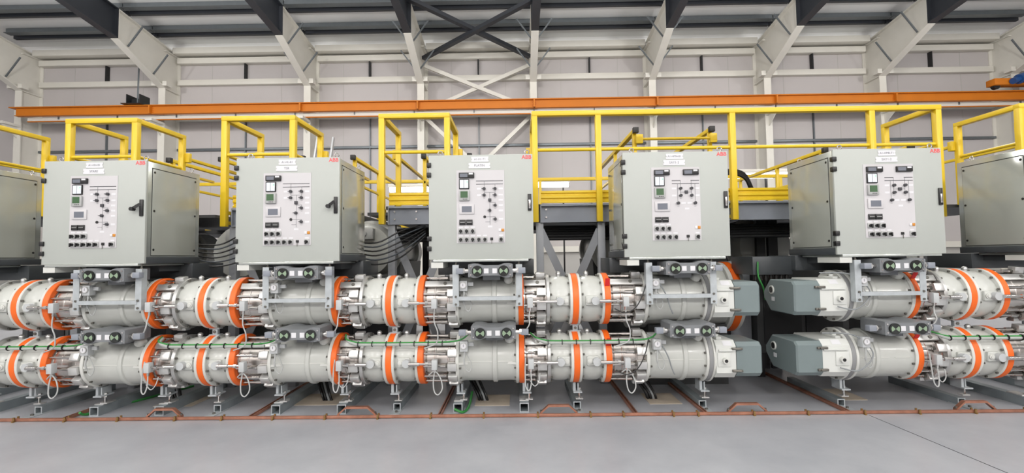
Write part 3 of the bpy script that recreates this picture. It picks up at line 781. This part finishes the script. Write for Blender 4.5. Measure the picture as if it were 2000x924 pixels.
# inner hand rails further back with black end caps
def inner_rail(x,y0,y1,z,label):
    t=thing('inner_handrail',(x,y0,0),label,'handrail','inner handrails')
    MB().box(0,.06,0,y1-y0,z-.05,z,.004).obj('rail','yellow',t)
    MB().box(-.006,.066,-.03,.03,z-.06,z+.012,.006).obj('end_cap','cap',t)
    for y in (.05,1.25,y1-y0-.1): MB().box(.005,.055,y,y+.05,2.111,z-.05,.004).obj('post','yellow',t)
    MB().box(.02,.05,.05,y1-y0,z-.42,z-.38,.004).obj('lower_rail','yellow',t)
NR=['behind the SPARE cabinet','behind the cabinet before PLATIN','behind the PLATIN cabinet']
for (xl,xr),n in zip(((-5.2,-4.42),(-3.2,-2.45),(-1.40,-.72)),NR):
    inner_rail(xl,6.9,9.6,3.02,f'low yellow handrail with black cap {n}, the one nearer SPARE\'s end' if 0 else f'yellow inner handrail with black end cap {n}, first of its pair')
    inner_rail(xr,6.9,9.6,3.02,f'yellow inner handrail with black end cap {n}, second of its pair')
inner_rail(1.52,6.05,8.8,3.13,'yellow inner handrail with black cap above the cabinet after PLATIN, first of two')
inner_rail(2.5,6.05,8.8,3.13,'yellow inner handrail with black cap above the cabinet after PLATIN, second of two')
inner_rail(4.5,6.9,9.6,3.02,'yellow inner handrail with black cap above the open gap')
inner_rail(5.5,6.6,9.3,2.98,'yellow inner handrail with black cap between the last two cabinets')
t=thing('safety_bar',(1.55,6.05,2.99),'slim yellow bar joining two inner handrails above the cabinet before the gap','safety bar')
MB().cyl((.05,0,0),(.98,0,0),.018,10).obj('bar','yellow',t)
for x in (.0,.95): MB().box(x,x+.09,-.03,.03,-.06,.06,.01).obj('bar_socket','yellow',t)
# walkway at the back
t=thing('rear_walkway',(0,0,0),'dark rear walkway behind the railed platforms','walkway')
MB().box(-7.5,7,8.9,10.2,2.0,2.08).obj('deck','deckdark',t)
for k in range(9):
    x=-7+k*1.7; MB().box(x,x+.12,9.4,9.52,0,2.0).obj('post','blackeq',t)
MB().box(-7.5,7,10.1,10.16,3.13,3.2,.004).obj('hand_rail','yellow',t)
for k in range(8): MB().box(-6.4+k*1.72,-6.34+k*1.72,10.1,10.16,2.08,3.13,.004).obj('rail_post','yellow',t)
MB().box(-7.5,7,10.1,10.13,2.1,2.26,.004).obj('kick_board','yellow',t)
# ladder
t=thing('aluminium_ladder',(-3.76,8.3,0),'aluminium ladder leaning behind the railings by a wall column','ladder')
for x in (0,.3): MB().bar((x,0,2.16),(x,.5,3.8),.03,.06).obj('stile','alu',t)
for k in range(6):
    z=2.3+k*.26; y=(z-2.115)/1.685*.5; MB().cyl((0,y,z),(.3,y,z),.014,8).obj('rung','alu',t)

# ------------------------------------------------------------------ equipment behind the tubes
tk=thing('breaker_tank',cat='breaker tank')
RT=Matrix.Rotation(PI/2,4,'Z')
MB().lathe([(6.4,.2),(6.42,.34),(6.5,.38),(8.3,.38),(8.4,.34),(8.42,.1)],40,RT@Matrix.Translation((0,0,1.6))).obj('tank','vessel',tk)
q=MB(); q.lathe([(6.65,.36),(6.65,.43),(6.7,.43),(6.7,.36)],40,RT@Matrix.Translation((0,0,1.6)),True); q.obj('flange','flange',tk); q=MB(); q.lathe([(7.8,.36),(7.8,.43),(7.85,.43),(7.85,.36)],40,RT@Matrix.Translation((0,0,1.6)),True); q.obj('flange','flange',tk)
MB().prism([(-.4,1.45),(.4,1.45),(.3,.0),(-.3,.0)],6.7,8.1).obj('cradle','darkeq',tk)
MB().box(-.12,.12,6.32,6.42,1.75,1.9,.01).cyl((0,6.32,1.83),(0,6.30,1.83),.035,12).obj('terminal_box','devgrey',tk)
rtk=Repeat(tk)
mc=thing('shade_box',cat='mechanism cabinet')  # boxes added to supply the darkness behind the tube rows
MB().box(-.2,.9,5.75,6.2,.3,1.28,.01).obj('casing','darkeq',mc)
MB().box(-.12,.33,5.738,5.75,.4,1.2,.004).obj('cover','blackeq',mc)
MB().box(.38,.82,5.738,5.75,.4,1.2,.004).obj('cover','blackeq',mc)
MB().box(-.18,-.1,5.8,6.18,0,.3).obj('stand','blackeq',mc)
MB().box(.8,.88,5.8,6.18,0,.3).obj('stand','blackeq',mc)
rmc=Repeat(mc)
for b_ in range(0,7):
    rtk((LS[b_]+.28,0,0),'pale grey breaker tank on a dark cradle behind '+BEHIND[b_],'breaker tanks')
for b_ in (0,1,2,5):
    rmc((LS[b_],0,0),'dark box added for shade behind the tube rows '+WHERE[b_],'shade boxes')
o=copy_tree(mc,(LS[3]-.1,0,0),'dark box added for shade behind the tube rows '+WHERE[3],'shade boxes')
# rear vessel with orange ring seen in the open gap
rv_=thing('rear_vessel',(0,5.75,.98),'large grey rear vessel with orange band seen in the open gap','switchgear vessel')
MB().lathe([(1.3,.1),(1.3,.36),(2.4,.36),(2.4,.1)],48).obj('body','vessel',rv_)
MB().ring(2.4,2.45,.2,.41).obj('flange','flange',rv_); MB().ring(2.45,2.53,.2,.415).obj('sealing_band','orange',rv_); MB().ring(2.53,2.57,.2,.41).obj('flange','flange',rv_)
MB().box(1.5,2.4,-.25,.25,-.98,-.3).obj('stand','darkeq',rv_)
gb=thing('gap_cabinet',(2.6,5.85,0),'plain grey equipment cabinet standing in the open gap','equipment cabinet')
MB().box(0,.26,0,.5,.12,1.4,.012).obj('casing','legs',gb)
MB().box(.02,.24,.02,.48,0,.12).obj('plinth','blackeq',gb)
for z in (.35,.55,.75): MB().cyl((.26,.15,z),(.27,.15,z),.03,12).obj('gland','cap',gb)
wc=thing('white_filler_box',(.25,8.1,0),'low white box added for the bright gap between the tube rows just after PLATIN','equipment cabinet')
MB().box(0,.78,0,.5,.05,.85,.01).obj('casing','wallwhite',wc)  # white box added to give brightness in this gap
MB().box(.03,.75,.03,.47,0,.05).obj('plinth','blackeq',wc)
MB().box(.37,.4,-.012,0,.1,.8).obj('door_seam','dado',wc)
bp=thing('black_post',(0,0,0),'pair of thick black steel posts rising behind the open gap','post')
MB().box(3.14,3.25,6.21,6.27,0,2.0).obj('post','blackeq',bp); MB().box(3.29,3.41,6.21,6.27,0,2.0).obj('post','blackeq',bp); MB().box(2.5,3.9,6.21,6.27,1.74,1.8).obj('cross_beam','blackeq',bp); MB().box(2.2,4.2,6.21,6.27,1.94,2.0).obj('cross_beam','blackeq',bp)
# trunk with cable glands left of the cabinet past the gap
tr=thing('gland_trunk',(2.74,5.03,1.2),'dark grey trunk with a row of black glands below the cabinet past the gap','cable trunk')
MB().box(-.25,.17,0,.5,.06,.255,.006).obj('casing','base',tr)
for k in range(7):
    MB().cyl((-.2+k*.055,.05,.06),(-.2+k*.055,.05,.0),.021,10).cyl((-.2+k*.055,.05,.0),(-.2+k*.055,.07,-.1),.011,8).obj('gland','cap',tr)
MB().tube([(-.2,-.01,.2),(-.21,-.03,.05),(-.16,-.03,-.08),(-.12,.02,-.2)],.009,8).obj('earth_cable','cablegreen',tr)
# control cables between cabinets and tanks
def cable(pts,r,m,label,group,name='control_cable',cat='cable'):
    return MB().tube(pts,r,8).obj(name,m,label=label,cat=cat,group=group)
for b_,n in ((1,'SPARE cabinet'),(2,'cabinet before PLATIN')):
    x=CABS[b_][1]+CABS[b_][2]
    for k in range(6):
        m=('cableblack','cableblue','cableblack')[k%3]
        cable([(x-.15,5.1,1.5+k*.035),(x+.05,5.25+.02*k,1.42+.05*k),(x+.3,5.42,1.5+.06*k),(x+.55,5.6,1.75+.03*k)],.009,m,f'{("black","slate","black")[k%3]} control cable, {ORD[k]} from the bottom of the loom beside the {n}',f'control cables beside the {n}')
for k in range(4):
    cable([(2.62+.03*k,6.3,2.1),(2.66+.03*k,6.3,2.45),(2.85+.01*k,6.35,2.62-.015*k),(3.1,6.4,2.58-.02*k),(3.24-.012*k,6.45,2.35)],.017,'cableblack','black hose arching above the kick board at the open gap','black hose arch','hose','hose')
for Z,n in ((ZU,'upper'),(ZL,'lower')):
    d=Z-ZU
    cable([(2.80,4.42,1.30+d),(3.06,4.395,1.285+d),(3.2,4.37,1.17+d),(3.205,4.36,1.07+d),(3.08,4.365,.965+d),(2.93,4.38,.99+d)],.006,'cablegrey',f'thin grey cable arching over the grey band of the {n} vessel past the gap','arching grey cables','signal_cable')
    cable([(1.2,4.40,1.28+d),(1.15,4.34,1.15+d),(1.08,4.33,1.02+d),(.98,4.335,.96+d),(.88,4.34,1.0+d)],.005,'cableblack',f'thin black cable hanging across the {n} long bellows after PLATIN','hanging black cables','signal_cable')
    cable([(1.2,4.44,1.31+d),(1.29,4.38,1.24+d),(1.36,4.37,1.12+d),(1.40,4.385,1.0+d),(1.43,4.40,.94+d)],.006,'cablegrey',f'thin grey cable running down the front of the {n} vessel after PLATIN','front grey cables','signal_cable')
# cables rising from floor
for x,y,n in ((-2.0,5.0,'under the cabinet before PLATIN'),(-.36,4.95,'under the PLATIN cabinet'),(1.38,4.95,'under the cabinet after PLATIN'),(-3.62,5.05,'under the SPARE cabinet')):
    for k in range(7):
        dx=(k%4)*.028-.05; dy=(k//4)*.04
        m='cablegrey' if k in (2,) else 'cableblack'
        cable([(x+dx,y+dy,-.01),(x+dx-.03,y+dy,.08),(x+dx*1.2-.13,y+.12+dy,.24),(x-.26+dx,y+.35,.42)],.012,m,f'{"grey" if m=="cablegrey" else "black"} floor cable in the bundle {n}',f'floor cables {n}','floor_cable')
for k,(x0,x1,y0,y1,n) in enumerate(((-2.35,-1.85,4.85,5.25,'under the cabinet before PLATIN'),(-.45,-.1,4.78,5.15,'under the PLATIN cabinet'),(1.3,1.62,4.78,5.15,'under the cabinet after PLATIN'),(3.1,3.5,4.85,5.25,'under the cabinet past the open gap'),(-3.75,-3.35,4.85,5.3,'under the SPARE cabinet'))):
    MB().box(x0,x1,y0,y1,0,.004).obj('floor_patch','patch',label=f'beige sealing board on the floor {n}',cat='floor patch',group='floor sealing boards')
# copper earthing
YB=4.43
cb=thing('copper_earth_bar',(0,YB,0),'long copper earthing bar running along the floor in front of the tubes','earthing bar')
MB().box(-6.4,5.7,-.005,.005,.004,.028,.001).box(-6.4,5.7,.012,.02,.004,.028,.001).obj('bar','copper',cb)
for px in (30,130,233,345,436,535,636,738,840,942,1046,1147,1210,1305,1352,1458,1560,1667,1770,1875,1975):
    x=(px-1011)/920*4.43
    MB().box(x-.008,x+.008,-.03,.045,.0,.012).box(x-.008,x+.008,-.02,-.008,.01,.042).box(x-.008,x+.008,.022,.032,.01,.042).obj('clamp','brass',cb)
for i,(a,c) in enumerate(((290,358),(660,735),(1050,1122),(1408,1482),(1838,1912))):
    xa_=(a-1011)/920*4.48; xb_=(c-1011)/920*4.48
    n=('beside the SPARE cabinet\'s floor beams','just before the PLATIN cabinet','just after the PLATIN cabinet','in front of the open gap','near the right edge of the photo')[i]
    t=thing('copper_link',(0,YB+.045,0),f'raised copper link over the earthing bar {n}','copper link','raised copper links')
    pts=[(xa_,.03),(xa_+.08,.1),(xb_-.08,.1),(xb_,.03)]
    th=.018
    MB().prism(pts+[(x,z-th) for x,z in pts[::-1]],-.02,.02).obj('strap','copper',t)
    for x in (xa_+.01,xb_-.01): MB().cyl((x,0,.012),(x,0,.05),.011,6).obj('bolt','bolt',t)
for px,y1,n in ((122,6.2,'beside the first SPARE beam'),(488,6.2,'under the cabinet before PLATIN'),(857,6.0,'under the PLATIN cabinet'),(1236,6.2,'under the cabinet after PLATIN, first of two'),(1370,6.2,'under the cabinet after PLATIN, second of two'),(1642,6.3,'crossing the open gap floor')):
    x=(px-1011)/920*4.43
    MB().box(x-.022,x-.012,YB+.03,y1,.004,.028).box(x+.004,x+.014,YB+.03,y1,.004,.028).obj('copper_branch','copper',label=f'copper branch bar on the floor {n}',cat='copper bar',group='copper branch bars')
# green earth cables on the floor
cable([(-4.2,4.52,.05),(-4.19,4.6,.012),(-4.1,4.9,.012),(-3.85,5.6,.012)],.012,'cablegreen','green earth cable along the first floor beam of the SPARE bay','green earth cables','earth_cable')
cable([(-.62,4.53,.05),(-.54,4.55,.014),(-.5,4.7,.02),(-.49,4.95,.09)],.012,'cablegreen','green earth cable beside the first floor beam of the PLATIN bay','green earth cables','earth_cable')
for Z,n in ((ZU,'upper'),(ZL,'lower')):
    t=thing('red_tag',(LS[3]+1.425,4.42,Z+.17),f'red paper tag on the orange band of the {n} row before the open gap','tag','red tags')
    MB().box(-.022,.022,-.004,0,-.04,.04,mx=Matrix.Rotation(.45,4,'X')).obj('tag_sheet','redtag',t)
    t=thing('red_tag',(LS[5]+.615,4.44,Z+.2),f'red paper tag on the orange band of the {n} vessel past the open gap','tag','red tags')
    MB().box(-.022,.022,-.004,0,-.04,.04,mx=Matrix.Rotation(.6,4,'X')).obj('tag_sheet','redtag',t)

# ------------------------------------------------------------------ lights
def lamp(x,y,z,p,r=.35,col=(1,.985,.96)):
    l=bpy.data.lights.new('hall_light','POINT'); l.energy=p; l.color=col; l.shadow_soft_size=r
    o=bpy.data.objects.new('hall_light',l); COL.objects.link(o); o.location=(x,y,z)
for x in (-16,-8,0,8,16):
    for y,p in ((-11,3000),(-5,900),(3,250),(11.5,1500)):
        lamp(x,y,{-11:8.6,-5:9.3,3:9.3,11.5:8.7}[y],p)
w=bpy.data.worlds.new('world'); scene.world=w; w.use_nodes=True
w.node_tree.nodes['Background'].inputs[0].default_value=(.8,.82,.85,1); w.node_tree.nodes['Background'].inputs[1].default_value=.3
vs=scene.view_settings; vs.view_transform='Standard'; vs.look='None'; vs.gamma=1; vs.use_curve_mapping=False; vs.exposure=-1.15
scene.cycles.use_denoising=True
scene.cycles.max_bounces=6
